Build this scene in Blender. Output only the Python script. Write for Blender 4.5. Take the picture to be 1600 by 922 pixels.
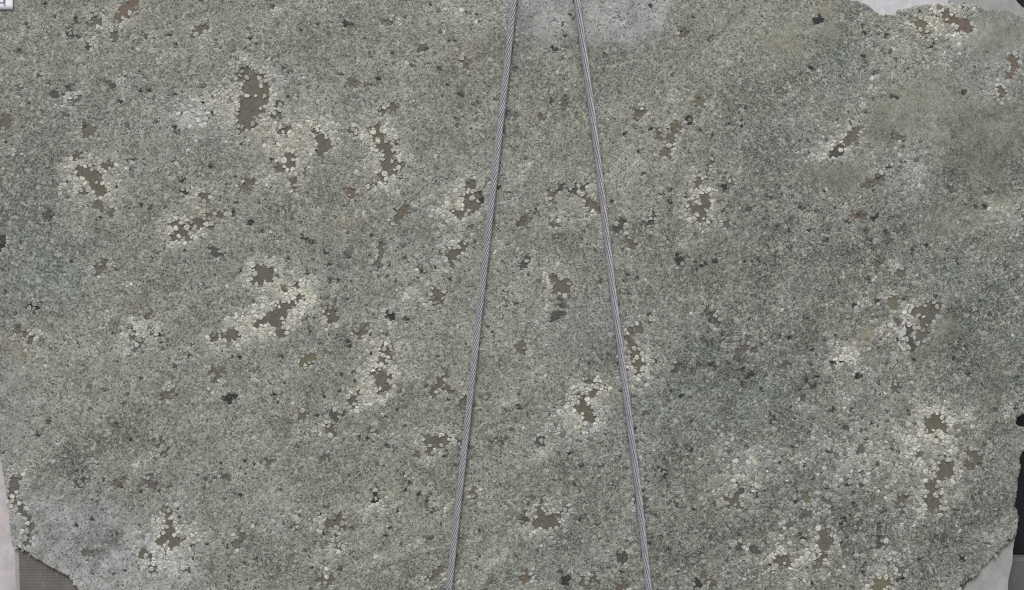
import bpy, math, random
import numpy as np
from math import radians, sin, cos, pi

S = bpy.context.scene
for o in list(bpy.data.objects):
    bpy.data.objects.remove(o)

# ------------------------------------------------------------------ scale
MM = 0.0015            # metres of stone per unit of the slab plan (u to the right, v downwards)
GROUND_V = 985.0       # plan height of the ground the slab stands on
def X(u): return (u - 800.0) * MM
def Z(v): return (GROUND_V - v) * MM

# ------------------------------------------------------------------ camera
cam = bpy.data.cameras.new('camera')
cam.sensor_width = 36.0
cam.lens = 45.0
cam.clip_start = 0.05
cam.clip_end = 500
camo = bpy.data.objects.new('camera', cam)
S.collection.objects.link(camo)
camo.location = (0, -3.0, Z(461))
camo.rotation_euler = (radians(90), 0, 0)
S.camera = camo

# ------------------------------------------------------------------ light
SUN_EL, SUN_AZ = 52.0, 12.0          # overcast: a broad soft sun in front of the slab, a little to the left
w = bpy.data.worlds.new('World'); S.world = w; w.use_nodes = True
nt = w.node_tree
bg = nt.nodes['Background']
sky = nt.nodes.new('ShaderNodeTexSky'); sky.sky_type = 'NISHITA'; sky.sun_disc = False
sky.sun_elevation = radians(SUN_EL); sky.sun_rotation = radians(180 + SUN_AZ)
sky.air_density = 1.0; sky.dust_density = 4.0; sky.ozone_density = 1.0
hs = nt.nodes.new('ShaderNodeHueSaturation'); hs.inputs['Saturation'].default_value = 0.22
nt.links.new(sky.outputs[0], hs.inputs['Color']); nt.links.new(hs.outputs[0], bg.inputs['Color'])
bg.inputs['Strength'].default_value = 0.12
sun = bpy.data.lights.new('sun', 'SUN'); sun.energy = 1.3; sun.angle = radians(35); sun.color = (1.0, 0.975, 0.94)
suno = bpy.data.objects.new('sun', sun); S.collection.objects.link(suno)
suno.rotation_euler = (radians(90 - SUN_EL), 0, radians(-SUN_AZ))
S.view_settings.view_transform = 'Standard'; S.view_settings.look = 'None'
S.view_settings.gamma = 1.0; S.view_settings.use_curve_mapping = False
S.view_settings.exposure = 0.15
S.cycles.use_denoising = False; S.cycles.filter_width = 1.05
S.cycles.max_bounces = 5; S.cycles.diffuse_bounces = 3; S.cycles.glossy_bounces = 2

# ------------------------------------------------------------------ helpers
rng = np.random.default_rng(7)
random.seed(11)

def empty(name, loc=(0, 0, 0)):
    o = bpy.data.objects.new(name, None); S.collection.objects.link(o); o.location = loc
    return o
def tag(o, label=None, cat=None, group=None, kind=None):
    if label: o['label'] = label
    if cat: o['category'] = cat
    if group: o['group'] = group
    if kind: o['kind'] = kind
    return o
def mesh_obj(name, verts, faces, mat, parent=None, smooth=False):
    me = bpy.data.meshes.new(name)
    me.from_pydata([tuple(map(float, v)) for v in verts], [], [tuple(int(i) for i in f) for f in faces])
    me.materials.append(mat)
    if smooth:
        me.polygons.foreach_set('use_smooth', [True] * len(me.polygons))
    me.update()
    o = bpy.data.objects.new(name, me); S.collection.objects.link(o)
    if parent is not None: o.parent = parent
    return o
def np_mesh(name, co, loops, starts, totals, mat, smooth=False):
    me = bpy.data.meshes.new(name)
    me.vertices.add(len(co)); me.vertices.foreach_set('co', np.asarray(co, np.float32).ravel())
    me.loops.add(len(loops)); me.loops.foreach_set('vertex_index', np.asarray(loops, np.int32))
    me.polygons.add(len(starts))
    me.polygons.foreach_set('loop_start', np.asarray(starts, np.int32))
    me.polygons.foreach_set('loop_total', np.asarray(totals, np.int32))
    if smooth: me.polygons.foreach_set('use_smooth', np.ones(len(starts), bool))
    me.materials.append(mat)
    me.update(calc_edges=True)
    return me

# numpy value noise ---------------------------------------------------
def vnoise(u, v, scale, seed):
    r = np.random.default_rng(seed); N = 256
    tab = r.random((N, N))
    a = u / scale + 1000.0; b = v / scale + 1000.0
    i = np.floor(a).astype(int); j = np.floor(b).astype(int)
    fx = a - i; fy = b - j
    fx = fx * fx * (3 - 2 * fx); fy = fy * fy * (3 - 2 * fy)
    i0, i1, j0, j1 = i % N, (i + 1) % N, j % N, (j + 1) % N
    return ((tab[i0, j0] * (1 - fx) + tab[i1, j0] * fx) * (1 - fy) + (tab[i0, j1] * (1 - fx) + tab[i1, j1] * fx) * fy) * 2 - 1
def fbm(u, v, scale, seed, octaves=4, gain=0.55):
    t = 0; a = 1.0; n = 0
    for k in range(octaves):
        t = t + a * vnoise(u, v, scale / 2 ** k, seed + k); n += a; a *= gain
    return t / n * 1.6
def worley(u, v, cell, seed, jit=0.8):
    r = np.random.default_rng(seed); N = 512
    jx = (r.random((N, N)) - 0.5) * jit; jy = (r.random((N, N)) - 0.5) * jit
    i = np.floor(u / cell).astype(int); j = np.floor(v / cell).astype(int)
    best = np.full(u.shape, 1e9)
    for a in (-1, 0, 1):
        for b in (-1, 0, 1):
            p, q = i + a, j + b
            best = np.minimum(best, np.hypot((p + 0.5 + jx[p % N, q % N]) * cell - u, (q + 0.5 + jy[p % N, q % N]) * cell - v))
    return best, (jx, jy, N)
def inside(poly, u, v):
    c = np.zeros(np.shape(u), bool)
    n = len(poly)
    for k in range(n):
        x0, y0 = poly[k]; x1, y1 = poly[(k + 1) % n]
        if y0 == y1: continue
        cond = ((y0 > v) != (y1 > v)) & (u < (x1 - x0) * (v - y0) / (y1 - y0) + x0)
        c ^= cond
    return c

# node helpers --------------------------------------------------------
class NT:
    def __init__(self, name, rough=0.6, spec=0.3):
        self.m = bpy.data.materials.new(name); self.m.use_nodes = True
        self.t = self.m.node_tree; self.b = self.t.nodes['Principled BSDF']
        self.b.inputs['Roughness'].default_value = rough
        self.b.inputs['Specular IOR Level'].default_value = spec
        self._c = None; self.flat = False
    def n(self, typ, **kw):
        x = self.t.nodes.new(typ)
        for k, v in kw.items(): setattr(x, k, v)
        return x
    def set(self, sock, val):
        if hasattr(val, 'node'): self.t.links.new(val, sock)
        else: sock.default_value = val
    def coords(self):
        if self._c is None: self._c = self.n('ShaderNodeNewGeometry').outputs['Position']
        return self._c
    def plan(self):
        p = self.n('ShaderNodeNewGeometry').outputs['Position']
        a = self.n('ShaderNodeSeparateXYZ'); self.t.links.new(p, a.inputs[0])
        b = self.n('ShaderNodeCombineXYZ'); self.t.links.new(a.outputs[0], b.inputs[0]); self.t.links.new(a.outputs[2], b.inputs[1])
        self._c = b.outputs[0]; self.flat = True
    def math(self, op, a, b=0.0, c=None, clamp=False):
        x = self.n('ShaderNodeMath', operation=op, use_clamp=clamp)
        self.set(x.inputs[0], a); self.set(x.inputs[1], b)
        if c is not None: self.set(x.inputs[2], c)
        return x.outputs[0]
    def mix(self, f, a, b, blend='MIX'):
        x = self.n('ShaderNodeMix', data_type='RGBA', blend_type=blend)
        self.set(x.inputs[0], f)
        for s, val in ((x.inputs[6], a), (x.inputs[7], b)):
            if hasattr(val, 'node'): self.t.links.new(val, s)
            elif isinstance(val, (int, float)): s.default_value = (val, val, val, 1)
            else: s.default_value = (*val[:3], 1)
        return x.outputs[2]
    def noise(self, scale, detail=3, rough=0.55, vec=None, out=0):
        x = self.n('ShaderNodeTexNoise', noise_dimensions='2D' if self.flat else '3D'); x.inputs['Scale'].default_value = scale
        x.inputs['Detail'].default_value = detail; x.inputs['Roughness'].default_value = rough
        self.t.links.new(vec if vec is not None else self.coords(), x.inputs['Vector'])
        return x.outputs[out]
    def voronoi(self, scale, feature='F1', vec=None, rand=1.0):
        x = self.n('ShaderNodeTexVoronoi', feature=feature, voronoi_dimensions='2D' if self.flat else '3D'); x.inputs['Scale'].default_value = scale
        x.inputs['Randomness'].default_value = rand
        self.t.links.new(vec if vec is not None else self.coords(), x.inputs['Vector'])
        return x
    def maprange(self, val, a, b, c, d, smooth=False):
        x = self.n('ShaderNodeMapRange', interpolation_type='SMOOTHSTEP' if smooth else 'LINEAR')
        self.set(x.inputs[0], val)
        for k, q in enumerate((a, b, c, d)): x.inputs[k + 1].default_value = q
        return x.outputs[0]
    def bump(self, h, strength, dist):
        x = self.n('ShaderNodeBump'); x.inputs['Strength'].default_value = strength; x.inputs['Distance'].default_value = dist
        self.t.links.new(h, x.inputs['Height']); self.t.links.new(x.outputs[0], self.b.inputs['Normal'])
    def attr(self, name):
        x = self.n('ShaderNodeAttribute'); x.attribute_name = name; return x
    def sep(self, c):
        x = self.n('ShaderNodeSeparateColor'); self.t.links.new(c, x.inputs[0]); return x.outputs
    def color(self, c): self.set(self.b.inputs['Base Color'], c if hasattr(c, 'node') else (*c, 1))

# ------------------------------------------------------------------ materials
def stone_material():
    m = NT('green_grey_stone', 0.62, 0.28); m.plan()
    A = m.attr('fieldA'); B = m.attr('fieldB')
    tone, warm, smooth = m.sep(A.outputs['Color'])[:3]; coarse = A.outputs['Alpha']
    black, rust, blue = m.sep(B.outputs['Color'])[:3]; mottle = B.outputs['Alpha']
    # warped coordinates so the grains are not tidy polygons
    wn = m.n('ShaderNodeVectorMath', operation='SCALE'); wn.inputs['Scale'].default_value = 0.006
    wc = m.n('ShaderNodeVectorMath', operation='SUBTRACT'); wc.inputs[1].default_value = (0.5, 0.5, 0.5)
    m.t.links.new(m.noise(150, 2, out=1), wc.inputs[0]); m.t.links.new(wc.outputs[0], wn.inputs[0])
    wa = m.n('ShaderNodeVectorMath', operation='ADD')
    m.t.links.new(m.coords(), wa.inputs[0]); m.t.links.new(wn.outputs[0], wa.inputs[1])
    P = wa.outputs[0]
    vf = m.voronoi(310, vec=P); vm = m.voronoi(165, vec=P); vc = m.voronoi(85, vec=P)
    ef = m.voronoi(310, 'DISTANCE_TO_EDGE', vec=P).outputs[0]
    em = m.voronoi(165, 'DISTANCE_TO_EDGE', vec=P).outputs[0]
    rf = m.sep(vf.outputs['Color']); rm = m.sep(vm.outputs['Color']); rc = m.sep(vc.outputs['Color'])
    pick = m.maprange(m.math('ADD', coarse, m.math('MULTIPLY', rc[2], 0.5)), 0.45, 0.75, 0.0, 1.0)
    # grain brightness
    gf = m.math('MULTIPLY', m.maprange(rf[0], 0, 1, 0.12, 1.0), m.maprange(ef, 0.0, 0.13, 0.30, 1.0))
    gm = m.math('MULTIPLY', m.maprange(rm[0], 0, 1, 0.30, 1.05), m.maprange(em, 0.0, 0.12, 0.12, 1.0))
    g = m.math('ADD', m.math('MULTIPLY', gf, m.math('SUBTRACT', 1.0, pick)), m.math('MULTIPLY', gm, pick))
    fn = m.noise(480, 2)
    g = m.math('ADD', m.math('MULTIPLY', g, 0.80), m.math('MULTIPLY', fn, 0.55))
    # open joints between the grains, darkened in patches
    joint = m.math('MULTIPLY', m.maprange(em, 0.03, 0.10, 1.0, 0.0), m.maprange(m.noise(75, 3), 0.50, 0.62, 0.0, 1.0))
    contrast = m.math('MULTIPLY', m.maprange(smooth, 0, 1, 1.0, 0.42), m.maprange(blue, 0, 1, 1.0, 0.62))
    gc = m.math('MULTIPLY', m.math('SUBTRACT', m.math('SUBTRACT', g, 0.595), m.math('MULTIPLY', joint, 0.30)), contrast)
    lum = m.math('ADD', 0.225, m.math('MULTIPLY', gc, 0.31))
    lum = m.math('ADD', lum, m.math('MULTIPLY', tone, 0.105))
    lum = m.math('ADD', lum, m.math('MULTIPLY', m.math('SUBTRACT', rc[1], 0.5), 0.045))
    lum = m.math('MAXIMUM', lum, 0.03)
    # hue: green-grey, bluish grey where powdery, warm where pale crystals sit
    hue = m.mix(m.maprange(m.math('ADD', warm, m.math('MULTIPLY', m.math('SUBTRACT', rm[1], 0.5), 0.9)), -1, 1, 0, 1), (0.93, 1.035, 0.945), (1.015, 1.01, 0.83))
    hue = m.mix(m.math('MULTIPLY', blue, 0.85), hue, (0.985, 1.0, 1.015))
    hue = m.mix(m.math('MULTIPLY', smooth, 0.8), hue, (0.985, 1.02, 0.82))
    mul = m.n('ShaderNodeVectorMath', operation='SCALE'); m.t.links.new(hue, mul.inputs[0]); m.t.links.new(lum, mul.inputs['Scale'])
    col = mul.outputs[0]
    # hairline open joints that wander between the grains
    hn = m.noise(95, 4, 0.65); hair = m.maprange(m.math('ABSOLUTE', m.math('SUBTRACT', hn, 0.5)), 0.0, 0.016, 1.0, 0.0)
    hair = m.math('MULTIPLY', hair, m.maprange(m.noise(38, 2), 0.46, 0.60, 0.0, 1.0))
    hair = m.math('MULTIPLY', hair, m.math('SUBTRACT', 1.0, m.math('MULTIPLY', smooth, 0.7)))
    col = m.mix(m.math('MULTIPLY', hair, 0.75), col, (0.06, 0.062, 0.052))
    # dark mineral grains scattered through the rock
    vs = m.voronoi(360, vec=P); rs = m.sep(vs.outputs['Color'])
    thr = m.math('ADD', 0.93, m.math('MULTIPLY', mottle, -0.10))
    dark = m.math('MULTIPLY', m.math('GREATER_THAN', rs[0], thr), m.math('SUBTRACT', 1.0, m.math('MULTIPLY', smooth, 0.8)))
    col = m.mix(m.math('MULTIPLY', dark, 0.72), col, (0.045, 0.055, 0.052))
    vt = m.voronoi(170, vec=P); rt = m.sep(vt.outputs['Color'])
    col = m.mix(m.math('MULTIPLY', m.math('GREATER_THAN', rt[0], 0.94), m.maprange(smooth, 0, 0.8, 0.5, 0.0)), col, (0.44, 0.44, 0.39))
    col = m.mix(m.math('MULTIPLY', m.math('GREATER_THAN', rt[1], 0.988), 0.25), col, (0.28, 0.17, 0.11))
    col = m.mix(m.math('MULTIPLY', rust, 0.6, clamp=True), col, (0.22, 0.15, 0.095))
    col = m.mix(m.math('MULTIPLY', black, 1.0, clamp=True), col, (0.03, 0.032, 0.032))
    m.color(col)
    m.bump(fn, 0.3, 0.0012)
    return m.m

def pool_material(name, c0, c1, rough=0.5):
    m = NT(name, rough, 0.3)
    n1 = m.noise(38, 4, 0.6); n2 = m.noise(330, 2, 0.6)
    col = m.mix(m.maprange(n1, 0.35, 0.65, 0, 1), c0, c1)
    col = m.mix(m.maprange(n2, 0.3, 0.7, 0.0, 0.42), col, tuple(min(1, q * 1.35) for q in c1))
    v = m.sep(m.voronoi(260).outputs['Color'])
    col = m.mix(m.math('MULTIPLY', m.math('GREATER_THAN', v[0], 0.93), 0.5), col, (0.05, 0.045, 0.04))
    col = m.mix(m.math('MULTIPLY', m.math('GREATER_THAN', v[1], 0.97), 0.35), col, (0.30, 0.29, 0.25))
    m.color(col); m.bump(n1, 0.5, 0.004)
    return m.m

def crystal_material():
    m = NT('pale_crystal', 0.5, 0.35)
    a = m.attr('tint').outputs['Color']
    n1 = m.noise(260, 3, 0.6); n2 = m.noise(700, 2, 0.6)
    col = m.mix(m.maprange(n1, 0.32, 0.68, 0.0, 1.0), m.mix(1.0, a, (0.58, 0.60, 0.57), 'MULTIPLY'), a)
    col = m.mix(m.maprange(n2, 0.58, 0.68, 0.0, 0.45), col, (0.10, 0.105, 0.095))
    m.color(col); m.bump(n1, 0.3, 0.001)
    return m.m

def plain(name, c0, c1, scale, rough=0.7, spec=0.25, bump=0.2, metallic=0.0, extra=None):
    m = NT(name, rough, spec)
    n1 = m.noise(scale, 5, 0.6)
    col = m.mix(m.maprange(n1, 0.3, 0.7, 0, 1), c0, c1)
    if extra:
        n2 = m.noise(extra[0], 3, 0.6)
        col = m.mix(m.maprange(n2, extra[1], extra[1] + 0.12, 0, extra[3]), col, extra[2])
    m.b.inputs['Metallic'].default_value = metallic
    m.color(col); m.bump(n1, bump, 0.001)
    return m.m

def cloth_material():
    m = NT('woven_backing_mesh', 0.8, 0.15)
    sx = m.n('ShaderNodeSeparateXYZ'); m.t.links.new(m.coords(), sx.inputs[0])
    def wave(o):
        return m.math('ABSOLUTE', m.math('SINE', m.math('MULTIPLY', o, pi / 0.0036)))
    wx, wz = wave(sx.outputs[0]), wave(sx.outputs[2])
    g = m.math('MULTIPLY', wx, wz)
    c = m.mix(m.maprange(m.noise(16, 4, 0.6), 0.35, 0.65, 0, 1), (0.130, 0.124, 0.118), (0.185, 0.175, 0.165))
    c = m.mix(m.maprange(g, 0.1, 0.8, 0.34, 0.0), c, (0.07, 0.065, 0.062))
    c = m.mix(m.maprange(m.noise(60, 3, 0.6), 0.6, 0.72, 0.0, 0.6), c, (0.30, 0.25, 0.23))
    m.color(c); m.bump(g, 0.6, 0.001)
    return m.m

def rope_material():
    m = NT('galvanised_wire', 0.55, 0.4)
    n1 = m.noise(55, 4, 0.6); n2 = m.noise(900, 2, 0.5)
    c = m.mix(m.maprange(n1, 0.3, 0.7, 0, 1), (0.34, 0.335, 0.365), (0.45, 0.445, 0.48))
    c = m.mix(m.maprange(n2, 0.45, 0.7, 0, 0.5), c, (0.22, 0.21, 0.25))
    m.b.inputs['Metallic'].default_value = 0.3
    m.color(c); m.bump(n2, 0.25, 0.0006)
    return m.m

M_STONE = stone_material()
M_CRYS = crystal_material()
M_POOL = {
    'b': pool_material('brown_filling', (0.098, 0.090, 0.070), (0.124, 0.115, 0.092)),
    'g': pool_material('grey_filling', (0.094, 0.089, 0.078), (0.118, 0.112, 0.099)),
    'o': pool_material('olive_filling', (0.110, 0.106, 0.070), (0.145, 0.140, 0.096)),
    'r': pool_material('rusty_filling', (0.112, 0.088, 0.070), (0.145, 0.118, 0.094)),
    'k': pool_material('black_filling', (0.020, 0.021, 0.022), (0.040, 0.040, 0.040), 0.6),
    'd': pool_material('dark_filling', (0.055, 0.056, 0.053), (0.082, 0.080, 0.073), 0.6),
}
M_EDGE = plain('pale_broken_resin', (0.27, 0.27, 0.27), (0.36, 0.355, 0.355), 45, 0.6, extra=(130, 0.62, (0.22, 0.20, 0.18), 0.5))
M_WHITE = plain('white_resin', (0.46, 0.455, 0.485), (0.58, 0.575, 0.60), 60, 0.45, extra=(90, 0.60, (0.36, 0.33, 0.30), 0.55))
M_CLOTH = cloth_material()
M_ROPE = rope_material()
M_ROPE_CORE = plain('dark_valley_core', (0.12, 0.118, 0.126), (0.17, 0.168, 0.176), 90, 0.6)  # core coloured dark to paint the shade in the valleys between strands
M_PAPER = plain('white_paper', (0.80, 0.79, 0.84), (0.84, 0.83, 0.87), 30, 0.8, 0.1, 0.05)
M_INK = plain('violet_ink', (0.16, 0.13, 0.30), (0.22, 0.19, 0.38), 300, 0.7)
M_PINK = plain('pale_pink_stone', (0.40, 0.37, 0.385), (0.58, 0.545, 0.565), 26, 0.6, extra=(40, 0.6, (0.62, 0.46, 0.42), 0.5))
M_BLACK = plain('gap_black', (0.008, 0.008, 0.010), (0.016, 0.015, 0.018), 25, 0.5, 0.2)  # darkness of the gap beside the slab, put into the colour
M_DGREY = plain('dark_grey_concrete', (0.085, 0.08, 0.085), (0.13, 0.125, 0.13), 12, 0.8)
M_RED = plain('red_plastic', (0.45, 0.07, 0.04), (0.55, 0.11, 0.06), 60, 0.5)
M_GROUND = plain('yard_concrete', (0.20, 0.195, 0.185), (0.27, 0.265, 0.25), 3, 0.85)

# ------------------------------------------------------------------ slab plan
OUTER = [(-60, -8), (1586, -8), (1592, 2), (1600, 10), (1612, 14), (1613, 640), (1601, 648), (1590, 653), (1588, 662), (1592, 667), (1612, 669),
         (1606, 696), (1600, 705), (1594, 717), (1596, 729), (1592, 748), (1590, 773), (1586, 791), (1591, 798), (1593, 808), (1591, 822),
         (1588, 842), (1585, 860), (1584, 881), (1578, 906), (1576, 940), (1570, 975), (32, 975), (24, 940), (22, 915), (21, 866), (16, 841),
         (12, 798), (8, 765), (2, 728), (-2, 702), (-8, 660), (-60, 600)]
CHIP_BL = [(10, 853), (24, 856), (40, 861), (52, 872), (66, 880), (82, 888), (95, 896), (106, 902), (114, 911), (121, 924), (150, 990), (10, 990)]
CHIP_BR = [(1640, 834), (1588, 840), (1572, 853), (1557, 866), (1546, 879), (1536, 888), (1524, 903), (1512, 914), (1502, 923), (1470, 990), (1640, 990)]
CHIP_TR = [(a, b - 3.5 if a < 1360 or a > 1405 else b - 1) for a, b in [(1310, -20), (1318, -2), (1330, 1), (1343, 5), (1354, 8), (1364, 15), (1375, 22), (1384, 25), (1397, 23), (1412, 18), (1427, 12), (1446, 10),
           (1469, 12), (1482, 8), (1506, 9), (1524, 11), (1540, 17), (1562, 18), (1583, 21), (1592, 25), (1601, 20), (1640, 20), (1640, -20)]]

# ------------------------------------------------------------------ fillings between the crystals (plan u, v, r chains)
POOLS = """
g 141,40,3.5;147,28,4.5;152,33,4
r 185,28,5.5;195,15,7;205,8,7;200,22,5
g 177,57,5
g 310,48,5;318,43,4;303,54,3
b 384,114,6;396,122,8;391,136,12;400,150,13;388,164,14;400,172,11;381,180,12;390,192,9;377,202,5;414,138,7;412,158,6;408,118,5;374,122,5
g 500,218,7;507,228,9;495,205,3;502,240,5
b 585,203,7;592,215,8;600,226,9;606,238,7;605,248,5;603,258,7;612,265,8;598,278,5;625,258,4
b 613,168,6;598,175,4
g 432,180,5;441,204,5;449,202,4
b 453,245,5;453,260,6;458,285,5;461,294,4
b 435,262,5;443,265,3
b 138,205,8;132,210,4
b 10,188,6;4,195,7
b 550,128,5;556,131,3
g 659,76,3
r 725,97,5;728,104,3
b 998,177,6;994,182,3;1005,173,3
b 1056,198,5;1050,215,5;1052,207,3;1048,225,4
o 1090,160,5;1096,165,3
r 1480,25,7;1492,32,6;1508,36,8;1512,46,5;1500,47,4
o 1440,38,7;1445,52,5
r 1584,100,7;1578,118,5;1581,90,4
r 1565,143,6;1562,150,4
b 1333,212,7;1325,222,6;1338,205,3
b 135,272,9;125,268,5;147,285,8;156,297,8;150,272,5;165,262,4;172,258,3
b 118,245,4;122,240,3
b 152,320,6;158,327,3
d 72,338,5;75,330,3
k 5,375,4;3,385,4
g 278,350,6;283,362,9;274,370,6;293,372,4;272,352,3
b 297,352,4;305,347,3
b 320,310,5;312,305,3;325,305,3
g 325,336,4;312,350,5;345,337,4
d 335,395,5;345,398,3;331,388,3
g 385,290,7;378,294,4;395,285,4
b 157,420,6;162,411,5;153,428,4
g 412,428,8;403,420,6;420,434,6;398,436,6;405,440,4;424,426,4
r 545,302,6;549,297,3
g 735,290,7;732,313,10;740,320,8;722,333,5;716,337,4;743,308,5
b 625,335,6;632,325,4;620,342,3
g 595,390,4;590,415,5;593,404,3;597,384,3
g 712,393,8;722,387,6;705,403,6;704,412,3;728,383,3
b 680,455,5;686,463,6;678,470,4;690,470,3
b 820,345,6;825,339,3;814,348,3
b 920,318,6;926,323,6;935,326,4;915,305,3
d 890,300,4;897,297,4;896,287,3
d 968,355,5;972,345,3;962,358,3
b 1095,333,9;1088,329,6;1103,320,6;1078,325,5;1102,308,4;1094,342,4
b 1092,287,5;1094,281,3
b 1040,238,5;1042,230,3
d 1015,347,5;1019,338,3
d 818,412,5;823,403,3;812,416,3
g 866,436,5;873,448,6;883,444,6;881,455,5;889,453,5;867,455,3
b 1357,288,4;1368,283,4;1376,277,4
r 1335,335,4;1348,338,4
g 1371,412,5
g 1407,428,6;1411,424,4
d 1310,235,7;1303,241,5;1316,231,4
b 47,530,5;28,515,4;43,522,4
g 220,537,4;208,527,3;214,545,3
g 332,580,6;345,580,3;336,592,4;340,585,3
b 258,620,6;265,613,3;254,626,3
g 363,520,6;357,527,4;368,528,5;340,528,2.5;332,528,2.5;348,526,2.5
g 446,480,8;436,490,9;424,497,7;412,503,5;432,508,7;438,521,6;456,474,4;468,468,4;401,507,3
b 515,489,7;520,498,6;511,482,3
b 568,515,5;561,522,5;553,521,3;573,510,3
g 605,547,8;608,553,6;598,563,5;590,575,5;583,584,3
g 597,593,9;603,605,6;593,612,4;608,588,4
g 681,608,5;688,597,4;697,584,3;692,590,3;703,610,4;698,606,3;676,616,3
g 553,625,4;548,632,4;560,615,3
o 480,563,6;486,559,4;473,567,3
g 725,630,4;720,638,3;727,622,3
d 525,650,5;532,647,3;518,648,3
g 475,648,5;470,655,3
b 516,672,5;520,677,3;513,665,3
g 680,692,9;668,690,6;692,690,7;671,700,5;664,682,3;697,684,4;672,708,3
d 868,495,5;861,500,3;877,490,4;878,478,2.5;876,468,2.5
b 815,540,4;818,549,4;810,545,3
b 998,513,6;987,519,5;980,527,5;987,540,6;992,553,7;998,568,7;997,580,4
b 912,627,6;915,640,9;918,651,7;927,616,5;904,640,4;935,611,3;910,618,3;925,656,4
d 1110,490,4;1103,482,3.5;1114,497,5;1120,504,3.5
g 1163,540,6;1160,549,6;1168,531,4;1176,548,3.5;1154,553,4;1159,563,4;1182,552,2.5
d 1057,572,3;1055,580,3
g 1455,484,10;1441,490,7;1431,488,5;1450,497,7;1463,477,5
g 1445,514,6;1443,505,5;1440,524,5;1437,533,4
d 1418,508,4;1417,520,4;1425,541,5;1424,532,4
g 1400,608,5;1404,604,3
b 1460,662,10;1466,655,7;1455,669,7;1475,668,5;1452,658,5
g 1230,572,4;1255,625,4
g 25,750,5;22,760,4.5;17,770,4;17,780,4;24,788,4;32,795,3.5;38,803,3;45,812,3;48,822,3;46,835,3;42,850,3;44,843,2.5
g 232,754,5;240,759,3.5;232,745,2.5
b 265,830,8;258,840,9;272,845,8;264,819,5;250,847,5;283,838,4;268,853,4
b 263,803,5;258,797,3
b 225,862,4;235,870,5;237,884,4;222,868,4;240,892,3
g 353,744,4;350,737,3
d 125,757,4;128,752,3
g 138,868,5;132,862,3
b 378,838,4;373,848,3;366,854,3.5
g 525,814,6;517,821,5;513,817,4;535,825,3.5;531,808,3.5
o 530,855,5;526,848,3
g 742,775,4;740,768,3;745,783,3
g 730,697,4;500,907,5
g 518,905,5;514,912,3
b 680,897,5;688,891,3;671,903,4
g 848,810,9;858,814,9;842,818,8;866,818,6;843,799,4;852,822,6;868,808,4
g 880,800,3.5;885,794,3;876,806,3
d 845,692,5;841,687,3
g 993,781,4;1007,792,4;1009,783,3
d 970,875,5;975,869,4;967,868,3
b 912,910,6;924,905,5;917,916,5
r 825,900,7;820,905,5
b 970,917,6;977,913,4
g 1145,785,8;1138,780,5;1154,790,4;1150,778,5
d 1158,766,4;1180,771,4;1172,768,3;1151,760,3
d 1155,855,5;1177,857,5;1183,864,3
g 1476,729,8;1481,738,8;1470,744,7;1463,748,4;1484,728,4
g 1455,760,6;1460,764,4
g 1458,780,9;1455,790,8;1463,789,7;1449,784,4;1465,777,4
g 1345,702,6;1435,710,4
b 1520,710,5;1530,716,5;1514,705,3
b 1510,728,4;1520,727,4
g 1410,783,4;1402,790,5;1415,777,3
o 1260,784,5;1254,777,3.5
g 1292,783,5;1297,789,3
g 1260,806,5;1235,820,4
b 1285,845,6;1290,852,7;1287,835,5;1294,828,3;1300,848,4;1281,853,4
d 1372,842,4;1373,850,4;1367,838,3
b 1225,874,8;1215,873,5;1232,880,5;1220,880,4
b 1280,876,5;1276,886,4;1283,870,3
o 1377,914,10;1386,909,6;1368,918,6
o 1395,470,6;1397,478,5
b 1404,215,5;1545,300,4
b 845,185,4;880,162,3
b 1105,905,5;1113,911,5;1097,900,3
g 1060,915,4;768,905,4
g 795,178,4;806,180,3
k 357,623,6;351,624,3;365,620,3
k 748,306,4.5;751,314,3
k 883,908,4.5;887,902,3
k 1090,911,4.5;1086,917,3.5
k 1276,33,4;1283,30,3
k 1058,405,4;1064,409,4
k 608,492,3.5;613,497,3.5
b 290,892,4;183,755,4
b 130,300,4;420,722,4
g 505,715,3;650,712,3
""".strip().split('\n')
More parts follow.
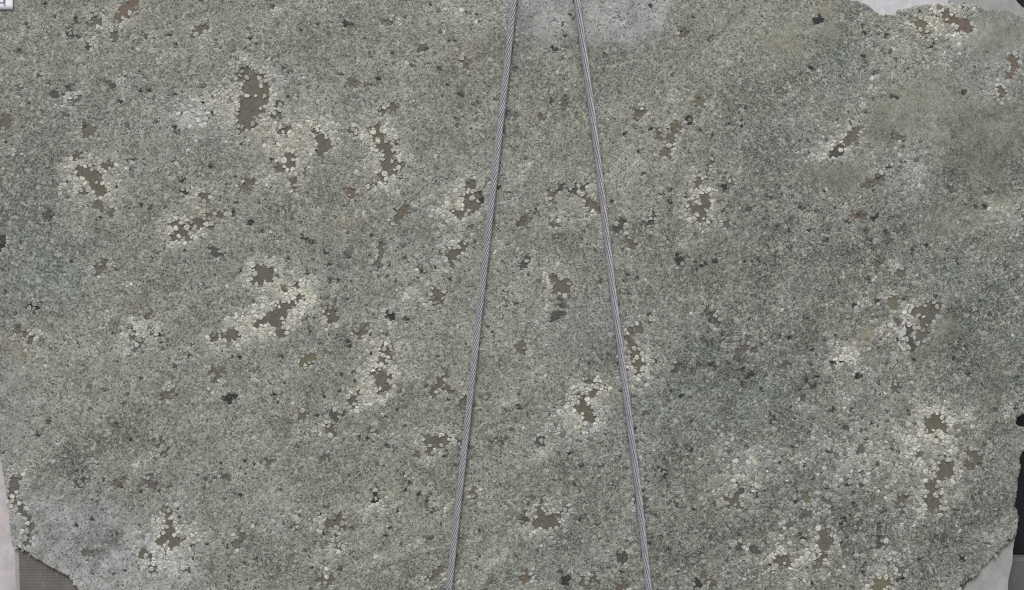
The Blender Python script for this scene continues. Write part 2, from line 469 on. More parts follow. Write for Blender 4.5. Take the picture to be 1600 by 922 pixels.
# small black minerals: u,v,r
FLECKS = """117,32,3.2 141,41,4 300,57,3 231,142,3 189,158,2 273,201,3 278,205,2 285,178,2.5 332,178,2.5 273,70,3 555,206,3 558,209,2.5 657,77,3.5 663,74,2.5
895,30,2.2 880,38,2.6 868,79,3 864,75,2 806,107,3.5 1020,201,3 1016,203,2 978,210,2.5 945,87,2.2 1275,34,4.5 1282,31,3 1352,52,3.4 1268,107,2.6 1507,145,3
163,303,3.2 369,317,2.8 365,330,2.2 364,335,2.2 748,305,4 750,312,3 748,318,2.5 478,375,2.5 484,378,3 491,381,3 516,438,3 529,440,2.5 655,420,3 660,425,2.5
955,315,2.5 1048,297,2.8 1058,405,4 1062,410,4 1066,405,3 1075,404,2.5 1088,421,3 1095,417,3 1102,413,2.5 1117,410,3 980,430,2.5 1325,347,3 1525,325,3 1540,323,3.6
1430,386,2 1427,391,2 1425,397,2.3 1358,437,4 1447,385,3 357,623,6 352,624,3 364,620,3 182,662,2.8 75,660,2.8 58,680,3 77,656,2.3 608,492,4 613,497,3.5 604,488,3
635,500,3.5 675,618,2.6 545,533,3 547,540,2.5 495,650,2.8 507,648,3 428,618,2.5 429,624,2.3 903,617,3.2 860,648,2.8 1112,570,3.2 1117,574,2.6 1162,577,3 1300,567,4
1306,568,3 1313,563,3.6 1270,606,3.4 1275,603,2.6 1260,595,2.4 1233,530,3 1217,525,2.4 1447,520,3.5 1449,516,2.5 1555,642,3 1513,585,2.5 355,854,3 506,832,3.5 511,832,2.5
610,825,2.6 590,765,3 400,873,3.5 820,812,3.2 817,818,3 908,730,3 912,727,2.2 898,757,2.8 883,908,5 887,902,3 1022,734,2.2 1028,731,2 1035,735,2 1041,737,2 1010,748,2.6 1011,755,2.4
1090,911,5 1086,917,3.5 1063,850,2.2 1045,860,2.4 1253,777,3.4 1345,738,3 1340,741,2.2 1325,757,3.8 1317,815,2.4 1313,820,2.4 1319,811,2 1410,905,4 1268,912,4 1510,912,3
1505,917,3 1515,907,3 383,171,3 386,174,3 1104,483,2.5 1590,590,2 1225,165,2 145,812,2.6 118,820,3 376,776,2.4 205,688,2.4 250,523,2.6 262,532,2.4 450,405,2 790,455,2.4 1160,600,2.4 1190,610,2.2
700,95,2 330,260,2.4 390,60,2 115,130,2 60,120,2 30,80,2.2 210,250,2 1015,850,2 1240,700,2.4 1440,905,2.4 1436,877,2.4 560,770,2.2 640,755,2.4 655,772,2.8 668,784,2.6 620,640,2.4 905,690,2.4
1170,500,2 1530,470,2 1490,560,2.2 1330,640,2.2 1210,655,3 1205,660,2.4 1300,690,2.2 985,690,2.2 1080,660,2.2 1065,620,2.2 1290,300,2 1200,305,2.4 1205,312,2 1130,330,2.2"""
POOL = []
_r = random.Random(5)
while len(POOLS) < 215:
    a_ = _r.uniform(30, 1570); b_ = _r.uniform(25, 900)
    if a_ > 1280 and b_ < 260: continue
    n_ = _r.uniform(0, 6.28); q_ = _r.uniform(1.8, 3.4)
    POOLS.append(_r.choice('ggbbdk') + ' ' + ';'.join('%.1f,%.1f,%.1f' % (a_ + 3.6 * k_ * cos(n_) + _r.uniform(-1.5, 1.5), b_ + 3.6 * k_ * sin(n_) + _r.uniform(-1.5, 1.5), q_ * _r.uniform(.7, 1)) for k_ in range(_r.choice((1, 2, 3, 4)))))
for line in POOLS:
    k, rest = line.split(' ', 1)
    POOL.append((k, [tuple(map(float, q.split(','))) for q in rest.split(';')]))
FLECK = [tuple(map(float, q.split(','))) for q in FLECKS.split()]

# ------------------------------------------------------------------ broad fields of the rock: u,v,ru,rv,rot,amp
PALE = [(330,165,52,34,-25,.75),(300,190,30,24,0,.5),(440,140,30,60,10,.35),(450,250,30,55,5,.6),(590,240,34,60,0,.45),(705,320,32,32,0,.95),(700,385,26,40,0,.45),
        (300,345,50,50,0,.5),(140,285,52,45,20,.5),(410,500,95,34,-28,.75),(415,430,32,32,0,.5),(470,455,30,18,-30,.6),(560,620,70,26,-30,.5),(585,560,34,55,20,.55),
        (545,355,22,30,30,.4),(720,18,50,24,0,.55),(210,100,60,60,0,.25),(150,40,60,30,0,.25),(305,45,22,18,0,.5),(880,660,70,50,-20,.6),(925,600,32,22,0,.55),
        (1290,235,45,22,-10,1.0),(1435,275,22,60,10,.6),(1560,325,50,32,-15,.55),(1405,520,34,50,10,.75),(1320,560,26,18,-20,.75),(1345,530,45,16,-35,.35),
        (1180,720,48,44,-20,.75),(1130,760,40,40,0,.4),(1260,690,70,50,-30,.35),(1230,870,90,55,-10,.55),(1330,740,60,60,0,.5),(1380,720,40,60,0,.4),(1460,730,60,70,0,.4),
        (1450,40,85,34,5,.65),(1400,110,60,44,0,.35),(1380,150,60,35,0,.35),(1555,120,28,60,25,.4),(1460,665,38,40,0,.5),(1090,310,34,36,0,.5),(900,310,50,40,0,.4),(830,420,45,40,0,.35),
        (920,225,40,40,0,.3),(870,30,26,24,0,.45),(990,560,30,40,0,.4),(1000,740,30,50,0,.4),(850,820,50,40,0,.3),(960,880,40,30,0,.3),(255,855,60,50,0,.65),(60,740,45,40,0,.35),
        (160,500,70,40,-20,.25),(600,690,60,60,0,.2),(510,880,50,44,0,.35),(690,900,40,30,0,.3),(470,820,60,50,0,.25),(210,520,35,30,0,.45),(40,250,24,30,0,.3),(1590,350,20,30,0,.4),(1380,880,50,60,0,.4),
        (880,100,16,30,0,.6),(655,450,40,60,0,.25),(500,200,60,40,-20,.35),(580,800,40,30,0,.2),(1580,530,14,60,0,.3),(1560,840,40,36,-40,.4),(1040,210,36,40,0,.3),(160,420,30,24,0,.4),(1440,600,44,30,0,.3)]
DARK = [(60,255,55,95,15,.8),(20,370,55,70,0,.7),(90,440,95,55,-10,.6),(40,480,50,30,0,.5),(112,735,38,46,0,1.1),(85,690,26,30,0,.6),(240,440,60,34,0,.3),(930,515,62,42,-10,.75),(905,560,60,26,0,.4),
        (1185,470,90,44,-10,.2),(1250,600,110,50,-20,.15),(1080,690,80,60,-10,.3),(1400,840,120,60,-25,.55),(1500,600,80,70,0,.5),(1545,430,60,70,0,.45),(1190,130,50,60,0,.5),
        (715,560,70,50,0,.15),(490,570,40,36,0,.4),(335,232,34,40,0,.4),(630,495,40,24,0,.4),(1455,400,70,50,0,.35),(1540,760,40,60,0,.4),(1290,90,46,60,0,.55),(1335,20,18,22,0,.8),(450,20,60,26,0,.35),
        (370,65,50,40,0,.35),(255,160,40,50,0,.4),(145,170,60,40,-30,.3),(480,420,60,30,0,.25),(700,460,40,40,0,.3),(1050,640,60,40,0,.35),(1130,230,70,50,0,.2),(1330,300,60,30,0,.3),(950,420,70,50,0,.3),
        (1240,660,50,50,0,.35),(1320,690,30,40,0,.3),(690,760,50,60,-20,.25),(330,580,60,30,0,.2),(1130,620,90,40,-20,.1)]
SMOOTH = [(1565,310,36,50,0,.5),(1490,350,60,40,-20,.4),(1500,180,50,30,-20,.4),(1320,280,60,30,-10,.5),(1550,640,30,60,0,.4),(1390,190,34,42,20,1.0),(1440,150,60,34,-30,.75),(1560,205,44,48,20,1.0),(1500,250,60,40,0,.5),(1300,40,30,34,0,.55),(1560,60,60,40,0,.9),(1440,40,14,26,0,.7),(1500,35,40,20,0,.5),(1482,508,16,28,15,1.0),
          (1435,550,16,18,0,.9),(1400,475,14,18,0,.8),(1520,560,90,60,0,.35),(1230,45,60,40,0,.4),(1350,525,34,12,-35,.5),(30,600,40,60,0,.4),(1450,330,60,60,0,.3),(1590,730,20,60,0,.4),(1225,100,60,50,0,.4),(1290,270,60,30,0,.3)]
BLUE = [(935,30,105,34,0,1.0),(840,28,34,30,0,.9),(150,850,140,60,-10,.8),(60,800,60,60,0,.5),(20,640,34,70,0,.6),(1575,60,60,60,0,.9),(1430,280,36,70,0,.5),(1290,230,60,26,0,.5),(1600,760,26,90,0,.5),(285,180,24,24,0,.8),(1540,860,50,40,0,.5),(1540,160,70,60,0,.3),(930,515,70,50,0,.5)]
RUST = [(200,14,24,20,0,.55),(10,185,22,14,0,.5),(100,60,30,12,0,.3),(545,352,16,20,40,.45),(730,80,50,34,0,.3),(1480,30,30,12,25,.4),(1345,535,26,9,-40,.45),(1365,520,22,8,10,.3),(1220,70,40,10,10,.3),(1052,90,40,24,0,.25),
        (12,540,20,10,0,.5),(35,640,14,16,0,.45),(220,70,24,30,0,.25),(645,60,50,20,0,.2),(900,80,26,50,0,.3),(1300,10,18,10,0,.5),(30,560,10,10,0,.5),(400,165,8,6,0,.0),(1580,110,16,40,0,.3),(860,665,20,16,0,.35),(1525,150,12,60,10,.25),(45,820,14,34,0,.3),(1377,912,24,14,0,.4)]
def gauss(L, u, v, p=1.0):
    t = np.zeros_like(u)
    for (a, b, ra, rb, rot, amp) in L:
        c, s = cos(radians(rot)), sin(radians(rot))
        du, dv = u - a, v - b
        q = ((du * c + dv * s) / ra) ** 2 + ((-du * s + dv * c) / rb) ** 2
        t = t + amp * np.exp(-q * 0.9)
    return t

STEP = 1.6
us = np.arange(-40, 1618, STEP); vs = np.arange(-9, 977, STEP)
U, V = np.meshgrid(us, vs, indexing='ij')
NU, NV = U.shape

def chain_d(chain, u, v):
    d = np.full(np.shape(u), -1e3)
    for (a, b, r) in chain:
        d = np.maximum(d, r + 0.8 - np.hypot(u - a, v - b))
    return d
edge_noise = 1.5 * vnoise(U, V, 6.5, 31) + 1.0 * vnoise(U, V, 3.2, 32)
WC = 7.2
W1, (JX, JY, JN) = worley(U, V, WC, 201)
W2, _ = worley(U, V, 4.6, 202)
D = np.full(U.shape, -60.0)          # signed depth into the nearest filling
HALO = np.zeros(U.shape); DRAW = np.full(U.shape, -60.0)
pool_cells = []
for idx, (k, chain) in enumerate(POOL):
    a = np.array(chain)
    area = float(np.sum(a[:, 2] ** 2))
    reach = 16 + min(26, area * 0.06)
    i0 = max(0, int((a[:, 0].min() - 60 - us[0]) / STEP)); i1 = min(NU, int((a[:, 0].max() + 60 - us[0]) / STEP) + 2)
    j0 = max(0, int((a[:, 1].min() - 60 - vs[0]) / STEP)); j1 = min(NV, int((a[:, 1].max() + 60 - vs[0]) / STEP) + 2)
    d = chain_d(chain, U[i0:i1, j0:j1], V[i0:i1, j0:j1])
    e_ = d + edge_noise[i0:i1, j0:j1]
    dn = np.minimum(e_ + 3.2, np.maximum(W1[i0:i1, j0:j1] - 3.35, e_ + 0.2))
    D[i0:i1, j0:j1] = np.maximum(D[i0:i1, j0:j1], dn)
    st = min(1.0, 0.25 + area / 260.0)
    HALO[i0:i1, j0:j1] = np.maximum(HALO[i0:i1, j0:j1], st * np.clip(1 + d / reach, 0, 1))
    pool_cells.append((i0, j0, dn))
    DRAW[i0:i1, j0:j1] = np.maximum(DRAW[i0:i1, j0:j1], e_)
_pu = rng.uniform(0, 1600, 9000); _pv = rng.uniform(0, 922, 9000)
_pi = np.clip(((_pu - us[0]) / STEP).astype(int), 0, NU - 1); _pj = np.clip(((_pv - vs[0]) / STEP).astype(int), 0, NV - 1)
_pp = 0.030 + 0.14 * np.clip(gauss(PALE, _pu, _pv), 0, 1) + 0.20 * HALO[_pi, _pj] ** 1.5 - 0.08 * np.clip(gauss(SMOOTH, _pu, _pv), 0, 1)
for t in np.nonzero(rng.random(9000) < _pp)[0]:
    r_ = 0.9 + 1.5 * rng.random() ** 2; an_ = rng.random() * 6.28
    FLECK.append((_pu[t], _pv[t], r_))
    for q_ in range(rng.integers(0, 3)):
        FLECK.append((_pu[t] + 2.6 * (q_ + 1) * cos(an_), _pv[t] + 2.6 * (q_ + 1) * sin(an_), r_ * 0.8))
FB = np.zeros(U.shape)
for (a, b, r) in FLECK:
    i0 = max(0, int((a - 14 - us[0]) / STEP)); i1 = min(NU, int((a + 14 - us[0]) / STEP) + 2)
    j0 = max(0, int((b - 14 - vs[0]) / STEP)); j1 = min(NV, int((b + 14 - vs[0]) / STEP) + 2)
    dist = np.hypot(U[i0:i1, j0:j1] - a, V[i0:i1, j0:j1] - b)
    d = np.maximum(np.minimum(r + 2.2 - dist, (W2[i0:i1, j0:j1] - 2.0) * 1.3), 0.75 * r - dist + 0.5 * edge_noise[i0:i1, j0:j1])
    FB[i0:i1, j0:j1] = np.maximum(FB[i0:i1, j0:j1], np.clip(d / 1.6 + 0.35, 0, 1))

# streaks run up to the right
ca, sa = cos(radians(-36)), sin(radians(-36))
R1, R2 = U * ca + V * sa, -U * sa + V * ca
streak = fbm(R1 / 2.6, R2, 46, 51, 4)
blot = fbm(U, V, 110, 61, 5)
fine = fbm(U, V, 30, 71, 4, 0.7)
pale = gauss(PALE, U, V); darkf = gauss(DARK, U, V); smooth = np.clip(gauss(SMOOTH, U, V), 0, 1)
smooth = np.clip((smooth + 0.25 * fine - 0.32) / 0.40, 0, 1) * 0.72
blue = np.clip(gauss(BLUE, U, V), 0, 1); rust = np.clip(gauss(RUST, U, V) * (0.75 + 0.8 * fine), 0, 1)
sstep = lambda x, a, b: (lambda t: t * t * (3 - 2 * t))(np.clip((x - a) / (b - a), 0, 1))
clump = np.clip(fbm(R1 / 1.5, R2, 17, 131, 3, 0.6) * 1.5 - 0.28, 0, 1) * np.clip(0.75 + 0.6 * blot, 0.15, 1.2)    # small knots of pale crystals all over
CHALK = [(812, -10), (826, 22), (832, 46), (852, 60), (880, 55), (905, 62), (940, 64), (985, 70), (1022, 66), (1034, 44), (1046, 20), (1050, -10)]
cw = inside(CHALK, U + 5 * vnoise(U, V, 14, 141) + 2 * vnoise(U, V, 4, 142), V + 4 * vnoise(U, V, 12, 143) + 2 * vnoise(U, V, 4, 144)).astype(float)
CHALK2 = [(-60, 905), (-10, 780), (60, 775), (120, 790), (190, 800), (250, 870), (330, 880), (330, 940), (130, 990), (-60, 990)]
cw2 = inside(CHALK2, U + 16 * vnoise(U, V, 40, 151) + 6 * vnoise(U, V, 9, 152), V + 16 * vnoise(U, V, 40, 153) + 6 * vnoise(U, V, 9, 154)).astype(float)
def blur(F, n):
    for _ in range(n):
        F = (np.roll(F, 1, 0) + F * 2 + np.roll(F, -1, 0)) / 4; F = (np.roll(F, 1, 1) + F * 2 + np.roll(F, -1, 1)) / 4
    return F
cw = blur(cw, 6); cw2 = blur(cw2, 12)
right = sstep(U + 0.35 * V, 900, 1500) * sstep(V, -60, 420)
blue = np.clip(blue + 0.9 * cw + 0.7 * cw2, 0, 1)
spot = gauss([(112, 735, 38, 46, 0, 1.0), (85, 690, 26, 30, 0, .5), (50, 260, 50, 90, 15, .5), (930, 515, 50, 34, -10, .5), (1335, 20, 18, 22, 0, .7)], U, V) * (0.8 + 0.8 * fine)
darks = np.clip(darkf, 0, 1.2) * (0.8 + 0.7 * fine)
tone = (0.36 * streak + 0.16 * blot + 0.50 * fine + 0.70 * np.clip(pale, 0, 1.2) - 0.24 * darks - 0.5 * spot + 0.25 * blue + 0.62 * cw * (0.8 + 0.5 * fine) + 0.5 * cw2 * (0.5 + 1.5 * fine + 0.8 * streak)
        + 0.55 * HALO ** 1.6 + 0.35 * clump - 0.10 - 0.22 * smooth - 0.46 * right)
coarse = np.clip(0.8 * np.clip(pale, 0, 1) + 0.75 * HALO + 0.35 * streak + 0.25 * fine + 0.4 * clump - 0.25 * darkf - 0.6 * smooth, 0, 1)
warm = np.clip(0.08 + 0.5 * np.clip(pale, 0, 1) + 0.4 * HALO + 0.5 * blot - 0.5 * darkf - 0.5 * blue - 0.35 * right, -1, 1)
mottle = np.clip(0.30 + 0.6 * fine + 0.4 * darkf - 0.3 * pale + 0.2 * right, 0, 1)

def sample(F, u, v):
    i = np.clip(((np.asarray(u) - us[0]) / STEP + 0.5).astype(int), 0, NU - 1)
    j = np.clip(((np.asarray(v) - vs[0]) / STEP + 0.5).astype(int), 0, NV - 1)
    return F[i, j]

# stone mask: the outline with its broken corners
wu = U + 1.6 * vnoise(U, V, 9, 81) + 0.8 * vnoise(U, V, 4, 82); wv = V + 1.6 * vnoise(U, V, 9, 83) + 0.8 * vnoise(U, V, 4, 84)
MASK = inside(OUTER, U + 0.5 * vnoise(U, V, 4, 85), V)
for chip in (CHIP_BL, CHIP_BR, CHIP_TR):
    MASK &= ~inside(chip, wu, wv)

# ------------------------------------------------------------------ ground
ground = mesh_obj('ground', [(-60, -60, 0), (60, -60, 0), (60, 60, 0), (-60, 60, 0)], [(0, 1, 2, 3)], M_GROUND)
tag(ground, kind='structure')

# ------------------------------------------------------------------ slab
slab = empty('stone_panel', (0, 0, 0))
tag(slab, 'large rough green-grey stone slab with pale crystals and brown patches filling the picture', 'stone slab')

BACK = 0.009
depth = 0.003 * np.clip((D + 1.0) / 2.0, 0, 1) + 0.0030 * np.clip(FB, 0, 1) * (D < -4)
depth = depth + 0.0005 * fbm(U, V, 30, 91, 3)
idx = -np.ones(U.shape, int); idx[MASK] = np.arange(MASK.sum())
co = np.stack([X(U[MASK]), depth[MASK], Z(V[MASK])], 1)
q = MASK[:-1, :-1] & MASK[1:, :-1] & MASK[1:, 1:] & MASK[:-1, 1:]
quads = np.stack([idx[:-1, :-1][q], idx[:-1, 1:][q], idx[1:, 1:][q], idx[1:, :-1][q]], 1)
# broken rim: walls from the face back to the backing
nv0 = len(co)
wall = []
qp = np.pad(q, 1)
ii, jj = np.nonzero(q)
for di, dj, (p0, p1) in ((-1, 0, ((0, 0), (0, 1))), (1, 0, ((1, 1), (1, 0))), (0, -1, ((1, 0), (0, 0))), (0, 1, ((0, 1), (1, 1)))):
    b = ~qp[ii + 1 + di, jj + 1 + dj]
    wall.append(np.stack([idx[ii[b] + p0[0], jj[b] + p0[1]], idx[ii[b] + p1[0], jj[b] + p1[1]]], 1))
wall = np.concatenate(wall)
rim = np.unique(wall)
remap = np.zeros(nv0, int); remap[rim] = nv0 + np.arange(len(rim))
back = co[rim].copy(); back[:, 1] = BACK
co[rim, 1] += 0.0012                       # softened broken edge
co = np.concatenate([co, back])
wq = np.stack([wall[:, 0], remap[wall[:, 0]], remap[wall[:, 1]], wall[:, 1]], 1)
allq = np.concatenate([quads, wq])
fm = np_mesh('stone_face', co, allq.ravel(), np.arange(len(allq)) * 4, np.full(len(allq), 4), M_STONE, smooth=True)
def put(me, name, chans):
    at = me.attributes.new(name, 'FLOAT_COLOR', 'POINT')
    arr = np.zeros((len(me.vertices), 4), np.float32)
    for c, F in enumerate(chans):
        x = F[MASK]; arr[:, c] = np.concatenate([x, x[rim]])
    at.data.foreach_set('color', arr.ravel())
put(fm, 'fieldA', (tone, warm, smooth, coarse)); put(fm, 'fieldB', (FB, rust, blue, mottle))
face = bpy.data.objects.new('stone_face', fm); S.collection.objects.link(face); face.parent = slab

def prism(name, poly, y0, y1, mat, parent, grow=0.0):
    n = len(poly)
    vts = [(X(a), y0, Z(b)) for a, b in poly] + [(X(a), y1, Z(b)) for a, b in poly]
    fcs = [tuple(range(n)), tuple(range(2 * n - 1, n - 1, -1))] + [(i, n + i, n + (i + 1) % n, (i + 1) % n) for i in range(n)]
    return mesh_obj(name, vts, fcs, mat, parent)
prism('backing', OUTER, BACK, 0.022, M_EDGE, slab)
tag(prism('mesh_cloth', [(27, 850), (60, 868), (150, 900), (150, 972), (34, 972), (29, 930)], BACK - 0.0012, BACK + 0.001, M_CLOTH, slab), 'brown woven backing mesh bared at the broken corner')
tag(prism('white_resin', [(1318, -6), (1484, -6), (1478, 30), (1330, 30)], BACK - 0.0012, BACK + 0.001, M_WHITE, slab), 'white resin bared along the chipped top edge')

# fillings, each one a part lying in its own hollow
NAMES = {'b': 'brown_filling', 'g': 'grey_filling', 'o': 'olive_filling', 'r': 'rusty_filling', 'k': 'black_filling', 'd': 'dark_filling'}
for n, ((k, chain), (i0, j0, dn)) in enumerate(zip(POOL, pool_cells)):
    on = dn > -1.5
    on &= MASK[i0:i0 + dn.shape[0], j0:j0 + dn.shape[1]]
    cell = on[:-1, :-1] & on[1:, :-1] & on[1:, 1:] & on[:-1, 1:]
    if not cell.any(): continue
    todo = set(zip(*[x.tolist() for x in np.nonzero(cell)]))
    while todo:
        part = [todo.pop()]
        for p, qq in part:
            for e in ((p + 1, qq), (p - 1, qq), (p, qq + 1), (p, qq - 1), (p + 1, qq + 1), (p - 1, qq - 1), (p + 1, qq - 1), (p - 1, qq + 1)):
                if e in todo: todo.discard(e); part.append(e)
        if len(part) < 4: continue
        vid = {}; vts, fcs = [], []
        y = 0.0014 + 0.00035 * random.random()
        for p, qq in part:
            f = []
            for key in ((p, qq), (p, qq + 1), (p + 1, qq + 1), (p + 1, qq)):
                if key not in vid:
                    vid[key] = len(vts)
                    vts.append((X(us[i0 + key[0]]), y, Z(vs[j0 + key[1]])))
                f.append(vid[key])
            fcs.append(f)
        mesh_obj(NAMES[k], vts, fcs, M_POOL[k], slab, smooth=True)

# ------------------------------------------------------------------ crystals: a packed mosaic round the fillings
N_TRY = 330000
cu = rng.uniform(-20, 1612, N_TRY); cv = rng.uniform(-6, 960, N_TRY)
prob = np.clip(0.95 * np.clip(sample(pale, cu, cv), 0, 1.1) + 1.0 * sample(HALO, cu, cv) ** 1.2 + 0.50 * sample(fine, cu, cv) + 0.22 * sample(streak, cu, cv) + 0.75 * sample(clump, cu, cv) - 0.16 - 0.15 * sample(darkf, cu, cv) - 1.0 * sample(smooth, cu, cv) - 0.2 * sample(blue, cu, cv), 0, 1)
# those that rim the fillings come first
_gi, _gj = np.meshgrid(np.arange(-3, int(1615 / WC)), np.arange(0, int(965 / WC)), indexing='ij'); _gi = _gi.ravel(); _gj = _gj.ravel()
su = (_gi + 0.5 + JX[_gi % JN, _gj % JN]) * WC; sv = (_gj + 0.5 + JY[_gi % JN, _gj % JN]) * WC
sd = sample(DRAW, su, sv)
keep = (sd > -8) & ((sd < 0.3) | ((sd < 3) & (rng.random(len(su)) < 0.22))) & (rng.random(len(su)) < 0.95)
su, sv = su[keep], sv[keep]
cu[:len(su)] = su; cv[:len(su)] = sv
NS = len(su)
dd = sample(D, cu, cv); dd[:NS] = -5.0
prob[:NS] = 5.0
ok = (rng.random(N_TRY) < 0.9 * prob) & ((dd < -0.9) | (rng.random(N_TRY) < 0.006)) & sample(MASK, cu, cv) & (sample(FB, cu, cv) < 0.2)
ok &= ~((cu < 26) & (cv < 20)) & ((sample(smooth, cu, cv) < 0.45) | (np.arange(N_TRY) < NS))
rad = 1.9 + 3.4 * rng.random(N_TRY) ** 2.4 + 1.4 * np.clip(sample(pale, cu, cv), 0, 1) * rng.random(N_TRY)
rad[:NS] = rng.uniform(2.4, 4.9, NS)
big = (rng.random(N_TRY) < 0.012) & (np.arange(N_TRY) >= NS)
rad[big] += 1.8
rad[NS:] *= (0.90 * np.clip(0.78 + 0.5 * np.clip(sample(pale, cu, cv), 0, 1) + 0.35 * sample(HALO, cu, cv), 0.8, 1.22))[NS:]
order = np.nonzero(ok)[0]
order = order[np.argsort(-rad[order] + rng.random(len(order)) * 3.5 - 20 * (order < NS))]
G = 9.0
grid = {}
C = []
for t in order:
    a, b, r = cu[t], cv[t], rad[t]
    gi, gj = int(a // G), int(b // G)
    good = True
    for p in (gi - 1, gi, gi + 1):
        for s in (gj - 1, gj, gj + 1):
            for (a2, b2, r2, _) in grid.get((p, s), ()):
                if (a - a2) ** 2 + (b - b2) ** 2 < (0.64 * (r + r2)) ** 2:
                    good = False; break
            if not good: break
        if not good: break
    if good:
        e = (a, b, r, len(C)); C.append(e); grid.setdefault((gi, gj), []).append(e)

PAL = np.clip(sample(pale, [c[0] for c in C], [c[1] for c in C]), 0, 1); CLU = sample(clump, [c[0] for c in C], [c[1] for c in C]); HAL = sample(HALO, [c[0] for c in C], [c[1] for c in C])
TON = sample(tone, [c[0] for c in C], [c[1] for c in C]); WRM = sample(warm, [c[0] for c in C], [c[1] for c in C]); BLU = sample(blue, [c[0] for c in C], [c[1] for c in C])
def cell_poly(c):
    a, b, r, k = c
    ph = random.random() * 6.28; el = random.uniform(0.62, 1.0); th = random.random() * pi
    poly = []
    nk = random.choice((5, 6, 7))
    for t in range(nk):
        an = ph + (t + random.uniform(-.3, .3)) * 2 * pi / nk; rr = r * random.uniform(.9, 1.35)
        p_, q_ = rr * cos(an), rr * el * sin(an)
        poly.append((a + p_ * cos(th) - q_ * sin(th), b + p_ * sin(th) + q_ * cos(th)))
    # keep it convex enough to clip: sort corners by angle
    poly.sort(key=lambda w: math.atan2(w[1] - b, w[0] - a))
    gi, gj = int(a // G), int(b // G)
    for p in (gi - 1, gi, gi + 1):
        for s in (gj - 1, gj, gj + 1):
            for (a2, b2, r2, k2) in grid.get((p, s), ()):
                if k2 == k: continue
                nx, ny = a2 - a, b2 - b; L = math.hypot(nx, ny)
                if L > 1.1 * (r + r2): continue
                nx /= L; ny /= L
                lim = L * r / (r + r2) - 0.10
                out = []
                m = len(poly)
                for q0 in range(m):
                    x0, y0 = poly[q0]; x1, y1 = poly[(q0 + 1) % m]
                    d0 = (x0 - a) * nx + (y0 - b) * ny - lim; d1 = (x1 - a) * nx + (y1 - b) * ny - lim
                    if d0 <= 0: out.append((x0, y0))
                    if (d0 < 0) != (d1 < 0):
                        t = d0 / (d0 - d1); out.append((x0 + t * (x1 - x0), y0 + t * (y1 - y0)))
                poly = out
                if len(poly) < 3: return None
    return poly
def crystal_geo(c):
    poly = cell_poly(c)
    if poly is None: return None
    a, b, r, k = c
    n = len(poly)
    h = 0.0002 + 0.0007 * random.random()
    tx, tz = random.uniform(-.16, .16) * MM, random.uniform(-.16, .16) * MM
    vts = [(X(p[0]), 0.0022, Z(p[1])) for p in poly]
    vts += [(X(a + (p[0] - a) * .95), -0.0001 - h * .35, Z(b + (p[1] - b) * .95)) for p in poly]
    vts += [(X(a + (p[0] - a) * .52), -0.0001 - h + tx * (p[0] - a) + tz * (p[1] - b), Z(b + (p[1] - b) * .52)) for p in poly]
    fcs = []
    for i in range(n):
        j = (i + 1) % n
        fcs.append((i, n + i, n + j, j)); fcs.append((n + i, 2 * n + i, 2 * n + j, n + j))
    fcs.append(tuple(range(2 * n, 3 * n)))
    # orient towards the viewer side (-y)
    ar = sum(poly[i][0] * poly[(i + 1) % n][1] - poly[(i + 1) % n][0] * poly[i][1] for i in range(n))
    if ar > 0: fcs = [f[::-1] for f in fcs]
    lum = 0.225 + 0.22 * PAL[k] + 0.17 * HAL[k] + 0.20 * CLU[k] + 0.08 * TON[k] + random.gauss(0, .085) - 0.02
    if random.random() < 0.10 + 0.16 * PAL[k]: lum += 0.15
    if random.random() < 0.06: lum *= 0.6
    lum = min(0.68, max(0.09, lum))
    wv_ = min(1, max(-.12, 0.25 + 0.5 * WRM[k] + random.gauss(0, .28) - .3 * BLU[k]))
    tint = (lum * (1 + .04 * wv_), lum * (1 + .015 * wv_), lum * (1.0 - .13 * wv_))
    return vts, fcs, tint, r
def tint_mesh(me, cols):
    at = me.attributes.new('tint', 'FLOAT_COLOR', 'POINT')
    arr = np.ones((len(me.vertices), 4), np.float32); arr[:, :3] = cols
    at.data.foreach_set('color', arr.ravel())

geos = [g for g in (crystal_geo(c) for c in C) if g]
inframe = [g for g in geos if -1.19 < g[0][0][0] < 1.19 and 0.10 < g[0][0][2] < 1.47]
inframe.sort(key=lambda g: -(max(v[0] for v in g[0]) - min(v[0] for v in g[0])) * (max(v[2] for v in g[0]) - min(v[2] for v in g[0])))
single = inframe[:300]
sid = set(id(g) for g in single)
for g in single:
    o = mesh_obj('crystal', g[0], g[1], M_CRYS, slab)
    tint_mesh(o.data, g[2])
rest = [g for g in geos if id(g) not in sid]
vts, fcs, cols = [], [], []
for g in rest:
    base = len(vts)
    vts.extend(g[0]); cols.extend([g[2]] * len(g[0]))
    fcs.extend([[base + i for i in f] for f in g[1]])
co_ = mesh_obj('crystal_grains', vts, fcs, M_CRYS, slab)
tint_mesh(co_.data, np.array(cols))
tag(co_, kind='stuff')
print('crystals', len(geos), 'fillings', len(POOL))

# larger split crystal plates by the big brown patch
for poly in ([(1413, 508), (1416, 514), (1415, 522), (1409, 527), (1403, 528), (1407, 519)], [(1404, 533), (1409, 540), (1413, 548), (1410, 548), (1402, 538)], [(1414, 497), (1417, 503), (1409, 509), (1408, 505)]):
    o = prism('crystal_plate', poly, -0.0022, 0.003, M_CRYS, slab)
    tint_mesh(o.data, (0.58, 0.57, 0.58))

